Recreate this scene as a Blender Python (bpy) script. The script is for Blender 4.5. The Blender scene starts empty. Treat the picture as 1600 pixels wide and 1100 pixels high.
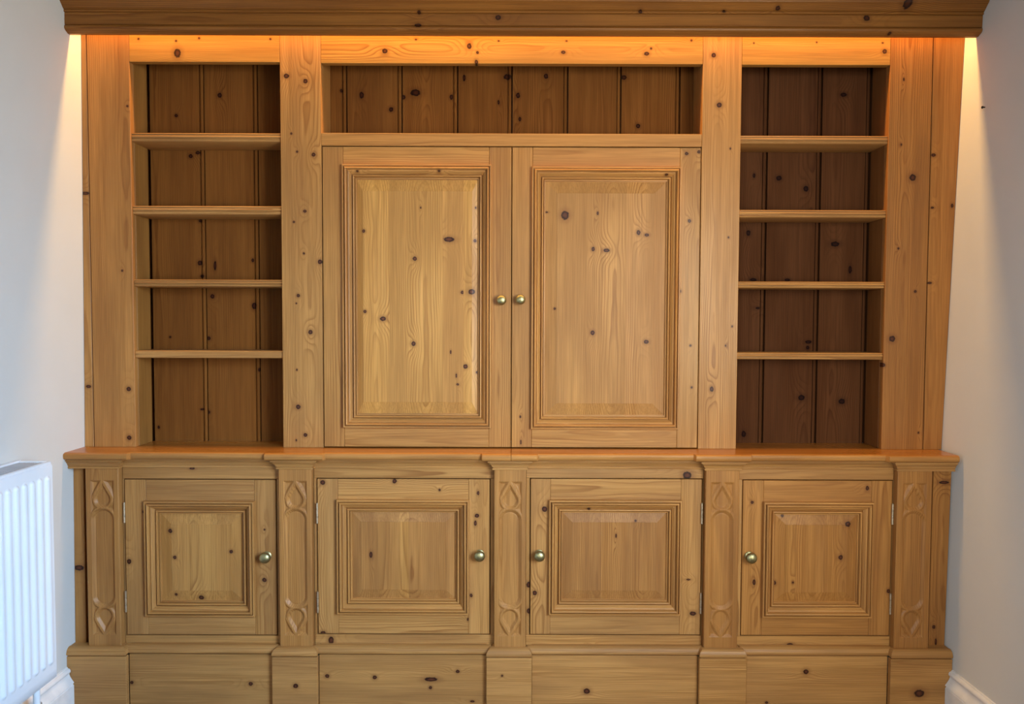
import bpy, bmesh, math, random
import numpy as np
from mathutils import Vector, Matrix

C = bpy.context.scene.collection
S = bpy.context.scene
RNG = random.Random(11)

# ------------------------------------------------------------------ camera
cam_data = bpy.data.cameras.new('camera')
cam_data.sensor_fit = 'HORIZONTAL'
cam_data.sensor_width = 36.0
cam_data.lens = 36.0 * 1150 / 1600
cam_data.clip_start = 0.05
cam = bpy.data.objects.new('camera', cam_data)
C.objects.link(cam)
cam.matrix_world = (Matrix.Translation((0, -2.49, 1.30)) @ Matrix.Rotation(math.radians(90 - 2.3), 4, 'X')
                    @ Matrix.Rotation(math.radians(0.19), 4, 'Z'))
S.camera = cam

# ------------------------------------------------------------------ exposure, world, lights
S.view_settings.view_transform = 'Standard'
S.view_settings.look = 'None'
S.view_settings.gamma = 1
S.view_settings.use_curve_mapping = False
S.view_settings.exposure = -0.19

W = bpy.data.worlds.new('world')
S.world = W
W.use_nodes = True
W.node_tree.nodes['Background'].inputs[0].default_value = (0.62, 0.78, 1.0, 1)
W.node_tree.nodes['Background'].inputs[1].default_value = 1.0


def area(name, loc, direction, sx, sy, power, color, spread=180):
    d = bpy.data.lights.new(name, 'AREA')
    d.shape = 'RECTANGLE'
    d.size, d.size_y = sx, sy
    d.energy = power
    d.color = color
    d.spread = math.radians(spread)
    o = bpy.data.objects.new(name, d)
    C.objects.link(o)
    o.location = loc
    o.rotation_euler = Vector(direction).to_track_quat('-Z', 'Y').to_euler()
    return o


# daylight through the window in the side wall: sky light falling in, and light thrown up by the ground outside
area('window_sky_light', (1.36, -2.30, 1.50), (-1, 0.60, -0.60), 1.1, 1.2, 35, (0.11, 0.46, 1.0), 88)
area('window_ground_light', (1.30, -2.30, 1.45), (-1, 1.15, -0.10), 1.0, 1.2, 36, (0.99, 0.96, 0.80), 112)
# added fill lamp behind the camera for the right wall; no window there
area('rear_fill_light', (-0.85, -4.45, 1.50), (0.66, 1, -0.18), 0.9, 1.2, 19, (0.86, 0.95, 1.0), 72)
# the strip of warm diodes behind the cornice
area('strip_light', (0.03, -0.028, 2.374), (0, -0.05, -1), 2.84, 0.020, 27, (1.0, 0.56, 0.17))


# ------------------------------------------------------------------ materials
def nodes_of(m):
    m.use_nodes = True
    nt = m.node_tree
    for n in list(nt.nodes):
        nt.nodes.remove(n)
    return nt


def new(nt, kind, **kw):
    n = nt.nodes.new(kind)
    for k, v in kw.items():
        setattr(n, k, v)
    return n


def math_node(nt, op, a, b=None, c=None, clamp=False):
    n = nt.nodes.new('ShaderNodeMath')
    n.operation = op
    n.use_clamp = clamp
    for i, v in enumerate((a, b, c)):
        if v is None:
            continue
        if isinstance(v, (int, float)):
            n.inputs[i].default_value = v
        else:
            nt.links.new(v, n.inputs[i])
    return n.outputs[0]


def mix_color(nt, fac, a, b, blend='MIX'):
    n = nt.nodes.new('ShaderNodeMix')
    n.data_type = 'RGBA'
    n.blend_type = blend
    for sock, v in ((n.inputs[0], fac), (n.inputs[6], a), (n.inputs[7], b)):
        if isinstance(v, (int, float)):
            sock.default_value = v
        elif isinstance(v, tuple):
            sock.default_value = v + (1,) if len(v) == 3 else v
        else:
            nt.links.new(v, sock)
    return n.outputs[2]


def noise(nt, vec, scale, detail=2.0, rough=0.5):
    n = nt.nodes.new('ShaderNodeTexNoise')
    n.inputs['Scale'].default_value = scale
    n.inputs['Detail'].default_value = detail
    n.inputs['Roughness'].default_value = rough
    nt.links.new(vec, n.inputs['Vector'])
    return n.outputs['Fac']


def scaled(nt, vec, s):
    n = nt.nodes.new('ShaderNodeVectorMath')
    n.operation = 'MULTIPLY'
    nt.links.new(vec, n.inputs[0])
    n.inputs[1].default_value = s
    return n.outputs[0]


def smooth(nt, x, lo, hi, o0=0.0, o1=1.0):
    n = nt.nodes.new('ShaderNodeMapRange')
    n.interpolation_type = 'SMOOTHSTEP'
    nt.links.new(x, n.inputs[0])
    n.inputs[1].default_value, n.inputs[2].default_value = lo, hi
    n.inputs[3].default_value, n.inputs[4].default_value = o0, o1
    return n.outputs[0]


def knot_group():
    g = bpy.data.node_groups.new('knot', 'ShaderNodeTree')
    f = g.interface
    f.new_socket('Coord', in_out='INPUT', socket_type='NodeSocketVector')
    f.new_socket('Center', in_out='INPUT', socket_type='NodeSocketVector')
    f.new_socket('Inverse', in_out='INPUT', socket_type='NodeSocketVector')
    f.new_socket('Size', in_out='INPUT', socket_type='NodeSocketFloat')
    f.new_socket('Near', in_out='INPUT', socket_type='NodeSocketFloat')
    f.new_socket('Push', in_out='INPUT', socket_type='NodeSocketFloat')
    f.new_socket('Near', in_out='OUTPUT', socket_type='NodeSocketFloat')
    f.new_socket('Push', in_out='OUTPUT', socket_type='NodeSocketFloat')
    i, o = g.nodes.new('NodeGroupInput'), g.nodes.new('NodeGroupOutput')
    sub = new(g, 'ShaderNodeVectorMath', operation='SUBTRACT')
    g.links.new(i.outputs[0], sub.inputs[0])
    g.links.new(i.outputs[1], sub.inputs[1])
    mul = new(g, 'ShaderNodeVectorMath', operation='MULTIPLY')
    g.links.new(sub.outputs[0], mul.inputs[0])
    g.links.new(i.outputs[2], mul.inputs[1])
    ln = new(g, 'ShaderNodeVectorMath', operation='LENGTH')
    g.links.new(mul.outputs[0], ln.inputs[0])
    d = ln.outputs['Value']
    g.links.new(math_node(g, 'MINIMUM', d, i.outputs[4]), o.inputs[0])
    # the rings bend round the knot, further along the grain than across it
    st = new(g, 'ShaderNodeVectorMath', operation='MULTIPLY')
    g.links.new(mul.outputs[0], st.inputs[0])
    st.inputs[1].default_value = (0.20, 0.42, 0)
    l2 = new(g, 'ShaderNodeVectorMath', operation='LENGTH')
    g.links.new(st.outputs[0], l2.inputs[0])
    e = math_node(g, 'POWER', 2.718, math_node(g, 'MULTIPLY', math_node(g, 'MULTIPLY', l2.outputs['Value'], l2.outputs['Value']), -1.0))
    p = math_node(g, 'MULTIPLY_ADD', e, i.outputs[3], i.outputs[5])
    g.links.new(p, o.inputs[1])
    return g


def pine_group():
    g = bpy.data.node_groups.new('pine', 'ShaderNodeTree')
    f = g.interface
    f.new_socket('Coord', in_out='INPUT', socket_type='NodeSocketVector')
    f.new_socket('Tint', in_out='INPUT', socket_type='NodeSocketColor')
    f.new_socket('Near', in_out='INPUT', socket_type='NodeSocketFloat')
    f.new_socket('Push', in_out='INPUT', socket_type='NodeSocketFloat')
    f.new_socket('Color', in_out='OUTPUT', socket_type='NodeSocketColor')
    f.new_socket('Height', in_out='OUTPUT', socket_type='NodeSocketFloat')
    f.new_socket('Gloss', in_out='OUTPUT', socket_type='NodeSocketFloat')
    i, o = g.nodes.new('NodeGroupInput'), g.nodes.new('NodeGroupOutput')
    co = i.outputs[0]
    sep = new(g, 'ShaderNodeSeparateXYZ')
    g.links.new(co, sep.inputs[0])
    v, w = sep.outputs[1], sep.outputs[2]
    r = math_node(g, 'SQRT', math_node(g, 'ADD', math_node(g, 'MULTIPLY', v, v), math_node(g, 'MULTIPLY', w, w)))
    n1 = noise(g, scaled(g, co, (1.1, 5.0, 5.0)), 1.0, 2.0)
    n2 = noise(g, scaled(g, co, (5.0, 22.0, 22.0)), 1.0, 2.0)
    rr = math_node(g, 'MULTIPLY_ADD', n1, 0.030, r)
    rr = math_node(g, 'MULTIPLY_ADD', n2, 0.007, rr)
    rr = math_node(g, 'ADD', rr, i.outputs[3])
    # growth rings: pale early wood that darkens to a thin late line
    ph = math_node(g, 'FRACT', math_node(g, 'MULTIPLY', rr, 1 / 0.0056))
    ramp = new(g, 'ShaderNodeValToRGB')
    g.links.new(ph, ramp.inputs[0])
    cr = ramp.color_ramp
    cr.elements[0].position, cr.elements[0].color = 0.0, (0.15, 0.15, 0.15, 1)
    cr.elements[1].position, cr.elements[1].color = 1.0, (0.25, 0.25, 0.25, 1)
    for pos, val in ((0.12, 0.0), (0.55, 0.12), (0.84, 0.75), (0.93, 0.9)):
        e = cr.elements.new(pos)
        e.color = (val, val, val, 1)
    ring = math_node(g, 'MULTIPLY', ramp.outputs[0], smooth(g, noise(g, scaled(g, co, (1.5, 14.0, 14.0)), 1.0, 1.0), 0.32, 0.70, 0.16, 0.92))
    fib = noise(g, scaled(g, co, (7.0, 520.0, 520.0)), 1.0, 2.0)
    streak = noise(g, scaled(g, co, (1.3, 60.0, 60.0)), 1.0, 3.0)
    broad = noise(g, scaled(g, co, (2.0, 13.0, 13.0)), 1.0, 3.0)
    col = mix_color(g, ring, (0.490, 0.241, 0.073), (0.225, 0.080, 0.019))
    col = mix_color(g, smooth(g, streak, 0.40, 0.74, 0.0, 0.55), col, (0.315, 0.136, 0.034))
    col = mix_color(g, smooth(g, broad, 0.36, 0.72, 0.0, 0.72), col, (0.310, 0.140, 0.042))
    k = smooth(g, fib, 0.30, 0.70, 0.86, 1.11)
    kc = new(g, 'ShaderNodeCombineColor')
    for q in range(3):
        g.links.new(k, kc.inputs[q])
    col = mix_color(g, 1.0, col, kc.outputs[0], 'MULTIPLY')
        # knots: reddish rim of tight wood, dark bark ring, brown heart
    nd = math_node(g, 'ADD', i.outputs[2], math_node(g, 'MULTIPLY_ADD', noise(g, scaled(g, co, (160.0, 160.0, 160.0)), 1.0, 2.0), 0.5, -0.10))
    col = mix_color(g, smooth(g, nd, 1.0, 2.4, 0.50, 0.0), col, (0.215, 0.085, 0.026))
    kr = new(g, 'ShaderNodeValToRGB')
    g.links.new(nd, kr.inputs[0])
    ke = kr.color_ramp
    ke.elements[0].position, ke.elements[0].color = 0.0, (0.130, 0.040, 0.016, 1)
    ke.elements[1].position, ke.elements[1].color = 1.0, (0.045, 0.014, 0.007, 1)
    e = ke.elements.new(0.5)
    e.color = (0.090, 0.026, 0.011, 1)
    e = ke.elements.new(0.8)
    e.color = (0.018, 0.005, 0.003, 1)
    col = mix_color(g, smooth(g, nd, 0.85, 1.15, 1.0, 0.0), col, kr.outputs[0])
    col = mix_color(g, 1.0, col, i.outputs[1], 'MULTIPLY')
    g.links.new(col, o.inputs[0])
    h = math_node(g, 'ADD', math_node(g, 'MULTIPLY', fib, 0.5), math_node(g, 'MULTIPLY', ring, -0.5))
    g.links.new(h, o.inputs[1])
    g.links.new(smooth(g, broad, 0.3, 0.75, -0.05, 0.08), o.inputs[2])
    return g


KG, PG = knot_group(), pine_group()


def pine(name, knots=(), rough=0.42, coat=0.0, spec=0.24):
    """waxed pine; knots are (along, across, half length, half width) in the board's own grain coordinates"""
    m = bpy.data.materials.new(name)
    nt = nodes_of(m)
    out = new(nt, 'ShaderNodeOutputMaterial')
    b = new(nt, 'ShaderNodeBsdfPrincipled')
    nt.links.new(b.outputs[0], out.inputs[0])
    gr = new(nt, 'ShaderNodeAttribute', attribute_name='grain')
    ti = new(nt, 'ShaderNodeAttribute', attribute_name='tint')
    p = new(nt, 'ShaderNodeGroup')
    p.node_tree = PG
    nt.links.new(gr.outputs['Vector'], p.inputs[0])
    nt.links.new(ti.outputs['Color'], p.inputs[1])
    p.inputs[2].default_value = 9.0
    last = None
    for (u, v, a, c) in knots:
        k = new(nt, 'ShaderNodeGroup')
        k.node_tree = KG
        nt.links.new(gr.outputs['Vector'], k.inputs[0])
        k.inputs[1].default_value = (u, v, 0)
        k.inputs[2].default_value = (1 / a, 1 / c, 0)
        k.inputs[3].default_value = min(0.016, 2.2 * max(a, c))
        if last is None:
            k.inputs[4].default_value = 9.0
        else:
            nt.links.new(last.outputs[0], k.inputs[4])
            nt.links.new(last.outputs[1], k.inputs[5])
        last = k
    if last is not None:
        nt.links.new(last.outputs[0], p.inputs[2])
        nt.links.new(last.outputs[1], p.inputs[3])
    nt.links.new(p.outputs[0], b.inputs['Base Color'])
    nt.links.new(math_node(nt, 'ADD', p.outputs[2], rough), b.inputs['Roughness'])
    b.inputs['Specular IOR Level'].default_value = spec
    b.inputs['Coat Weight'].default_value = coat
    b.inputs['Coat Roughness'].default_value = 0.22
    bp = new(nt, 'ShaderNodeBump')
    bp.inputs['Strength'].default_value = 0.22
    bp.inputs['Distance'].default_value = 0.0006
    nt.links.new(p.outputs[1], bp.inputs['Height'])
    nt.links.new(bp.outputs[0], b.inputs['Normal'])
    return m


def simple(name, color, rough=0.5, metal=0.0, var=0.06, scale=20.0, bump=0.0, bscale=200.0):
    m = bpy.data.materials.new(name)
    nt = nodes_of(m)
    out = new(nt, 'ShaderNodeOutputMaterial')
    b = new(nt, 'ShaderNodeBsdfPrincipled')
    nt.links.new(b.outputs[0], out.inputs[0])
    tc = new(nt, 'ShaderNodeTexCoord')
    n = noise(nt, tc.outputs['Object'], scale, 4.0)
    lo = tuple(c * (1 - var) for c in color)
    hi = tuple(min(1, c * (1 + var)) for c in color)
    nt.links.new(mix_color(nt, smooth(nt, n, 0.3, 0.7), lo, hi), b.inputs['Base Color'])
    b.inputs['Roughness'].default_value = rough
    b.inputs['Metallic'].default_value = metal
    if bump:
        bp = new(nt, 'ShaderNodeBump')
        bp.inputs['Strength'].default_value = bump
        bp.inputs['Distance'].default_value = 0.001
        nt.links.new(noise(nt, tc.outputs['Object'], bscale, 3.0), bp.inputs['Height'])
        nt.links.new(bp.outputs[0], b.inputs['Normal'])
    return m


PINE = pine('waxed_pine')
PINE_TOP = pine('varnished_pine', rough=0.30, coat=0.35)
PLASTER = simple('painted_plaster', (0.64, 0.62, 0.575), 0.75, var=0.012, scale=6, bump=0.12, bscale=160)
TRIM = simple('white_gloss_paint', (0.80, 0.775, 0.74), 0.35, var=0.05, scale=30, bump=0.08, bscale=60)
CEIL = simple('ceiling_paint', (0.45, 0.44, 0.42), 0.85, var=0.01)  # unseen ceiling, likewise kept dark against bounce
DIM = simple('darkened_wall_paint', (0.22, 0.20, 0.18), 0.8, var=0.02)  # unseen front wall, kept dark to cut its bounce light
CARPET = simple('beige_carpet', (0.20, 0.15, 0.11), 0.95, var=0.15, scale=150, bump=0.6, bscale=500)
ENAMEL = simple('white_radiator_enamel', (0.80, 0.82, 0.84), 0.30, var=0.015, scale=8)
GRILLE = simple('grey_grille_paint', (0.50, 0.51, 0.53), 0.45, var=0.06, scale=20)
BRASS = simple('aged_brass', (0.40, 0.35, 0.17), 0.42, 1.0, var=0.18, scale=60)
STEEL = simple('worn_steel', (0.62, 0.50, 0.34), 0.45, 1.0, var=0.15, scale=80)
CHROME = simple('valve_metal', (0.62, 0.60, 0.58), 0.25, 1.0, var=0.1, scale=60)
COPPER = simple('copper_nut', (0.72, 0.42, 0.28), 0.35, 1.0, var=0.12, scale=60)
DARK = simple('dark_iron', (0.03, 0.028, 0.025), 0.5, 0.6, var=0.2)
GLASS = bpy.data.materials.new('window_glass')
_nt = nodes_of(GLASS)
_o, _g = new(_nt, 'ShaderNodeOutputMaterial'), new(_nt, 'ShaderNodeBsdfGlass')
_g.inputs['Roughness'].default_value = 0.0
_nt.links.new(_g.outputs[0], _o.inputs[0])
DIODE = bpy.data.materials.new('warm_diode')
_nt = nodes_of(DIODE)
_o, _g = new(_nt, 'ShaderNodeOutputMaterial'), new(_nt, 'ShaderNodeEmission')
_g.inputs[0].default_value = (1.0, 0.56, 0.2, 1)
_g.inputs[1].default_value = 6.0
_nt.links.new(_g.outputs[0], _o.inputs[0])

# knots seen on the faces: (x, z, half width, half height) on the upper face, the base fronts, the niche backs and the cornice
KNOTS = {
    'U': [(-1.300, 1.070, 0.0087, 0.0087), (-1.301, 0.904, 0.0087, 0.0087), (-1.315, 1.470, 0.0043, 0.0043), (-1.288, 2.018, 0.0043, 0.0043), (-1.437, 1.078, 0.0108, 0.0065), (-1.435, 1.729, 0.0152, 0.0065), (-1.118, 2.193, 0.0130, 0.0173), (-1.247, 2.239, 0.0043, 0.0043), (-1.122, 2.233, 0.0043, 0.0043), (-1.045, 2.242, 0.0043, 0.0043), (-0.808, 2.240, 0.0043, 0.0043), (-0.756, 2.119, 0.0108, 0.0087), (-0.692, 2.102, 0.0087, 0.0087), (-0.741, 1.929, 0.0043, 0.0043), (-0.722, 1.869, 0.0043, 0.0043), (-0.667, 1.859, 0.0076, 0.0076), (-0.698, 1.671, 0.0065, 0.0054), (-0.735, 1.635, 0.0043, 0.0043), (-0.702, 1.530, 0.0043, 0.0043), (-0.648, 1.502, 0.0087, 0.0087), (-0.722, 1.388, 0.0065, 0.0065), (-0.682, 1.265, 0.0087, 0.0087), (-0.725, 1.011, 0.0087, 0.0087), (-0.702, 0.915, 0.0076, 0.0076), (-0.729, 1.362, 0.0032, 0.0032), (-0.729, 1.137, 0.0032, 0.0043), (-0.733, 0.897, 0.0032, 0.0043), (-0.427, 2.202, 0.0108, 0.0087), (-0.146, 2.219, 0.0087, 0.0108), (-0.118, 2.198, 0.0054, 0.0054), (-0.122, 2.167, 0.0065, 0.0087), (0.168, 2.200, 0.0087, 0.0065), (0.445, 2.196, 0.0097, 0.0076), (0.460, 2.213, 0.0043, 0.0043), (-0.323, 2.240, 0.0043, 0.0032), (-0.048, 2.236, 0.0039, 0.0032), (0.178, 2.237, 0.0043, 0.0032), (0.594, 2.240, 0.0043, 0.0043), (0.669, 2.192, 0.0087, 0.0087), (0.690, 2.028, 0.0097, 0.0097), (0.678, 1.076, 0.0076, 0.0097), (0.727, 1.588, 0.0032, 0.0043), (0.744, 1.289, 0.0032, 0.0043), (0.723, 1.224, 0.0032, 0.0043), (0.729, 1.884, 0.0032, 0.0043), (1.238, 2.206, 0.0087, 0.0087), (1.231, 2.234, 0.0043, 0.0032), (0.802, 2.232, 0.0032, 0.0032), (1.011, 2.235, 0.0032, 0.0032), (1.342, 1.790, 0.0130, 0.0130), (1.286, 1.249, 0.0119, 0.0119), (1.360, 1.409, 0.0054, 0.0054), (1.300, 1.553, 0.0043, 0.0043), (1.258, 1.160, 0.0076, 0.0076), (1.304, 2.114, 0.0032, 0.0065), (1.301, 1.899, 0.0032, 0.0043), (1.383, 0.930, 0.0032, 0.0043), (1.411, 1.865, 0.0087, 0.0065), (1.478, 1.697, 0.0054, 0.0076), (1.409, 1.438, 0.0087, 0.0043), (1.411, 1.690, 0.0065, 0.0043), (-0.501, 1.606, 0.0065, 0.0065), (-0.329, 1.514, 0.0082, 0.0082), (-0.214, 1.579, 0.0217, 0.0097), (-0.126, 1.575, 0.0054, 0.0065), (-0.169, 1.401, 0.0065, 0.0065), (-0.137, 1.403, 0.0130, 0.0108), (-0.498, 1.335, 0.0065, 0.0065), (-0.437, 1.311, 0.0119, 0.0087), (-0.334, 1.227, 0.0087, 0.0087), (-0.208, 1.199, 0.0032, 0.0076), (-0.158, 1.150, 0.0097, 0.0087), (-0.189, 1.119, 0.0032, 0.0087), (-0.119, 1.130, 0.0043, 0.0054), (-0.184, 1.089, 0.0054, 0.0043), (-0.309, 1.685, 0.0032, 0.0043), (-0.519, 1.804, 0.0054, 0.0032), (-0.246, 1.805, 0.0054, 0.0043), (-0.124, 1.686, 0.0032, 0.0043), (0.177, 1.661, 0.0152, 0.0173), (0.273, 1.548, 0.0069, 0.0082), (0.318, 1.544, 0.0119, 0.0069), (0.425, 1.604, 0.0076, 0.0097), (0.453, 1.596, 0.0087, 0.0061), (0.273, 1.266, 0.0078, 0.0091), (0.455, 1.236, 0.0097, 0.0076), (0.144, 1.347, 0.0048, 0.0048), (0.113, 1.672, 0.0087, 0.0035), (0.287, 1.668, 0.0039, 0.0065), (0.583, 1.867, 0.0065, 0.0065), (0.624, 1.873, 0.0065, 0.0065), (0.595, 1.643, 0.0065, 0.0065), (0.565, 1.407, 0.0065, 0.0065), (0.604, 1.224, 0.0043, 0.0043), (0.610, 1.082, 0.0043, 0.0043), (0.029, 0.980, 0.0035, 0.0052), (0.031, 0.893, 0.0032, 0.0087), (0.515, 1.796, 0.0065, 0.0039)],
    'B': [(-1.223, 0.667, 0.0053, 0.0059), (-1.275, 0.499, 0.0084, 0.0095), (-0.822, 0.608, 0.0038, 0.0038), (-0.824, 0.438, 0.0084, 0.0084), (-1.442, 0.477, 0.0190, 0.0105), (-1.060, 0.813, 0.0105, 0.0053), (-0.940, 0.216, 0.0042, 0.0042), (-1.139, 0.601, 0.0084, 0.0084), (-1.124, 0.512, 0.0067, 0.0067), (-0.936, 0.532, 0.0067, 0.0067), (-1.123, 0.385, 0.0053, 0.0053), (-1.040, 0.374, 0.0105, 0.0084), (-0.627, 0.767, 0.0095, 0.0095), (-0.629, 0.258, 0.0105, 0.0084), (-0.389, 0.772, 0.0084, 0.0084), (-0.239, 0.743, 0.0042, 0.0053), (-0.111, 0.733, 0.0046, 0.0084), (-0.115, 0.657, 0.0084, 0.0074), (-0.120, 0.632, 0.0053, 0.0105), (-0.134, 0.388, 0.0053, 0.0074), (-0.469, 0.523, 0.0059, 0.0126), (-0.603, 0.234, 0.0105, 0.0147), (-0.261, 0.220, 0.0042, 0.0032), (-0.145, 0.307, 0.0032, 0.0063), (0.110, 0.680, 0.0105, 0.0105), (0.079, 0.397, 0.0088, 0.0088), (0.058, 0.425, 0.0084, 0.0105), (0.414, 0.640, 0.0042, 0.0042), (0.349, 0.590, 0.0032, 0.0084), (0.608, 0.329, 0.0126, 0.0084), (0.257, 0.682, 0.0063, 0.0042), (0.583, 0.795, 0.0168, 0.0147), (0.058, 0.336, 0.0063, 0.0105), (0.591, 0.444, 0.0084, 0.0032), (0.800, 0.705, 0.0059, 0.0059), (1.182, 0.754, 0.0063, 0.0084), (1.123, 0.631, 0.0105, 0.0105), (1.100, 0.519, 0.0084, 0.0095), (0.882, 0.430, 0.0074, 0.0084), (0.905, 0.658, 0.0053, 0.0063), (0.942, 0.434, 0.0038, 0.0038), (0.935, 0.224, 0.0126, 0.0063), (1.260, 0.407, 0.0063, 0.0084), (1.436, 0.774, 0.0190, 0.0063), (1.415, 0.286, 0.0063, 0.0074), (1.423, 0.236, 0.0042, 0.0126), (0.811, 0.436, 0.0063, 0.0105), (-1.259, 0.101, 0.0067, 0.0063), (-0.864, 0.098, 0.0084, 0.0074), (-1.460, 0.144, 0.0095, 0.0095), (-0.709, 0.101, 0.0095, 0.0084), (-0.610, 0.125, 0.0084, 0.0074), (-0.452, 0.121, 0.0084, 0.0074), (-0.267, 0.087, 0.0063, 0.0063), (-0.177, 0.142, 0.0074, 0.0063), (-0.128, 0.041, 0.0084, 0.0042), (-0.265, 0.115, 0.0253, 0.0084), (0.252, 0.077, 0.0126, 0.0105), (0.979, 0.145, 0.0105, 0.0095), (0.850, 0.040, 0.0063, 0.0053), (1.345, 0.083, 0.0190, 0.0147), (-0.029, 0.138, 0.0042, 0.0042), (0.256, 0.222, 0.0042, 0.0032)],
    'N': [(-1.184, 2.023, 0.0068, 0.0068), (-1.030, 2.094, 0.0087, 0.0096), (-1.135, 1.882, 0.0080, 0.0080), (-1.110, 1.894, 0.0091, 0.0068), (-1.108, 1.507, 0.0091, 0.0103), (-1.100, 1.460, 0.0080, 0.0068), (-1.065, 1.389, 0.0087, 0.0087), (-0.917, 1.356, 0.0091, 0.0137), (-1.217, 1.244, 0.0046, 0.0046), (-1.080, 1.240, 0.0080, 0.0080), (-1.054, 1.498, 0.0057, 0.0182), (-0.920, 1.517, 0.0057, 0.0080), (-1.104, 1.656, 0.0068, 0.0068), (-0.901, 1.128, 0.0057, 0.0068), (-1.263, 0.921, 0.0046, 0.0068), (-1.107, 0.986, 0.0068, 0.0046), (-1.084, 0.976, 0.0068, 0.0068), (-0.531, 2.096, 0.0091, 0.0137), (-0.342, 2.105, 0.0205, 0.0137), (-0.428, 2.047, 0.0091, 0.0091), (-0.216, 2.090, 0.0068, 0.0103), (-0.019, 2.161, 0.0159, 0.0114), (0.116, 2.164, 0.0091, 0.0103), (0.018, 2.097, 0.0080, 0.0114), (-0.050, 2.073, 0.0046, 0.0091), (0.441, 1.992, 0.0091, 0.0091), (0.025, 2.015, 0.0057, 0.0091), (-0.385, 2.089, 0.0091, 0.0091), (-0.171, 2.157, 0.0057, 0.0137), (-0.603, 2.111, 0.0057, 0.0068), (0.390, 2.160, 0.0114, 0.0091), (1.162, 2.103, 0.0137, 0.0080), (0.940, 1.812, 0.0114, 0.0103), (1.036, 1.775, 0.0103, 0.0114), (0.835, 1.619, 0.0091, 0.0114), (1.143, 1.581, 0.0182, 0.0103), (1.055, 1.234, 0.0137, 0.0068), (1.053, 1.214, 0.0068, 0.0080), (1.034, 1.035, 0.0137, 0.0114), (1.178, 1.022, 0.0137, 0.0114), (0.830, 0.904, 0.0091, 0.0137), (0.855, 1.454, 0.0137, 0.0068), (0.976, 1.454, 0.0114, 0.0057), (1.198, 1.491, 0.0068, 0.0159), (0.873, 1.354, 0.0091, 0.0046), (0.852, 1.821, 0.0057, 0.0091)],
    'C': [(1.134, 2.279, 0.0115, 0.0104), (1.252, 2.316, 0.0167, 0.0157), (-0.048, 2.277, 0.0104, 0.0094), (-0.301, 2.291, 0.0063, 0.0063), (-0.305, 2.251, 0.0125, 0.0073), (0.407, 2.295, 0.0073, 0.0063), (0.844, 2.304, 0.0084, 0.0063), (0.342, 2.224, 0.0084, 0.0063), (1.211, 2.233, 0.0063, 0.0042), (0.674, 2.296, 0.0063, 0.0042)],
}

# ------------------------------------------------------------------ building helpers
WL = {}                      # where each object's origin stands in the room


def link(name, data, parent=None, world=(0, 0, 0)):
    o = bpy.data.objects.new(name, data)
    C.objects.link(o)
    w = Vector(world)
    if parent is not None:
        o.parent = parent
        o.location = w - WL[parent.name]
    else:
        o.location = w
    WL[o.name] = w
    return o


def thing(name, label, cat, loc, group=None):
    o = link(name, None, None, loc)
    o.empty_display_size = 0.05
    o['label'], o['category'], o['kind'] = label, cat, 'thing'
    if group:
        o['group'] = group
    return o


def structure(o):
    o['kind'] = 'structure'
    return o


def grain_spec(axis, x0, x1, z0, z1, depth=None, off=None):
    """how a board was cut from its log: grain axis, offset along it, where the pith lies across and behind the face"""
    lo, hi = (x0, x1) if axis == 'z' else (z0, z1)
    mid, half = (lo + hi) / 2, (hi - lo) / 2
    pv = mid + RNG.uniform(-1.0, 1.0) * max(half, 0.02) if off is None else mid + off
    return dict(axis=axis, ou=RNG.uniform(1, 60), pv=pv, w0=RNG.uniform(0.018, 0.055) if depth is None else depth)


def uvw(g, p):
    x, y, z = p
    if g['axis'] == 'z':
        return (z + g['ou'], x - g['pv'], g['w0'] + (y - g.get('yf', 0)))
    if g['axis'] == 'x':
        return (x + g['ou'], z - g['pv'], g['w0'] + (y - g.get('yf', 0)))
    return (y + g['ou'], x - g['pv'], g['w0'] + z)


TONE = (1.0, 1.0, 1.0)


def tone(amount=0.07, base=TONE):
    k = 1 + RNG.uniform(-amount, amount)
    h = RNG.uniform(-amount, amount) * 0.5
    return (base[0] * k * (1 + 0.3 * h), base[1] * k, base[2] * k * (1 - h), 1)


def knots_in(key, x0, x1, z0, z1, g):
    out = []
    for (x, z, a, b) in KNOTS[key]:
        if x0 - 0.004 < x < x1 + 0.004 and z0 - 0.004 < z < z1 + 0.004:
            if g['axis'] == 'z':
                out.append((z + g['ou'], x - g['pv'], b, a))
            else:
                out.append((x + g['ou'], z - g['pv'], a, b))
    return out


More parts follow.
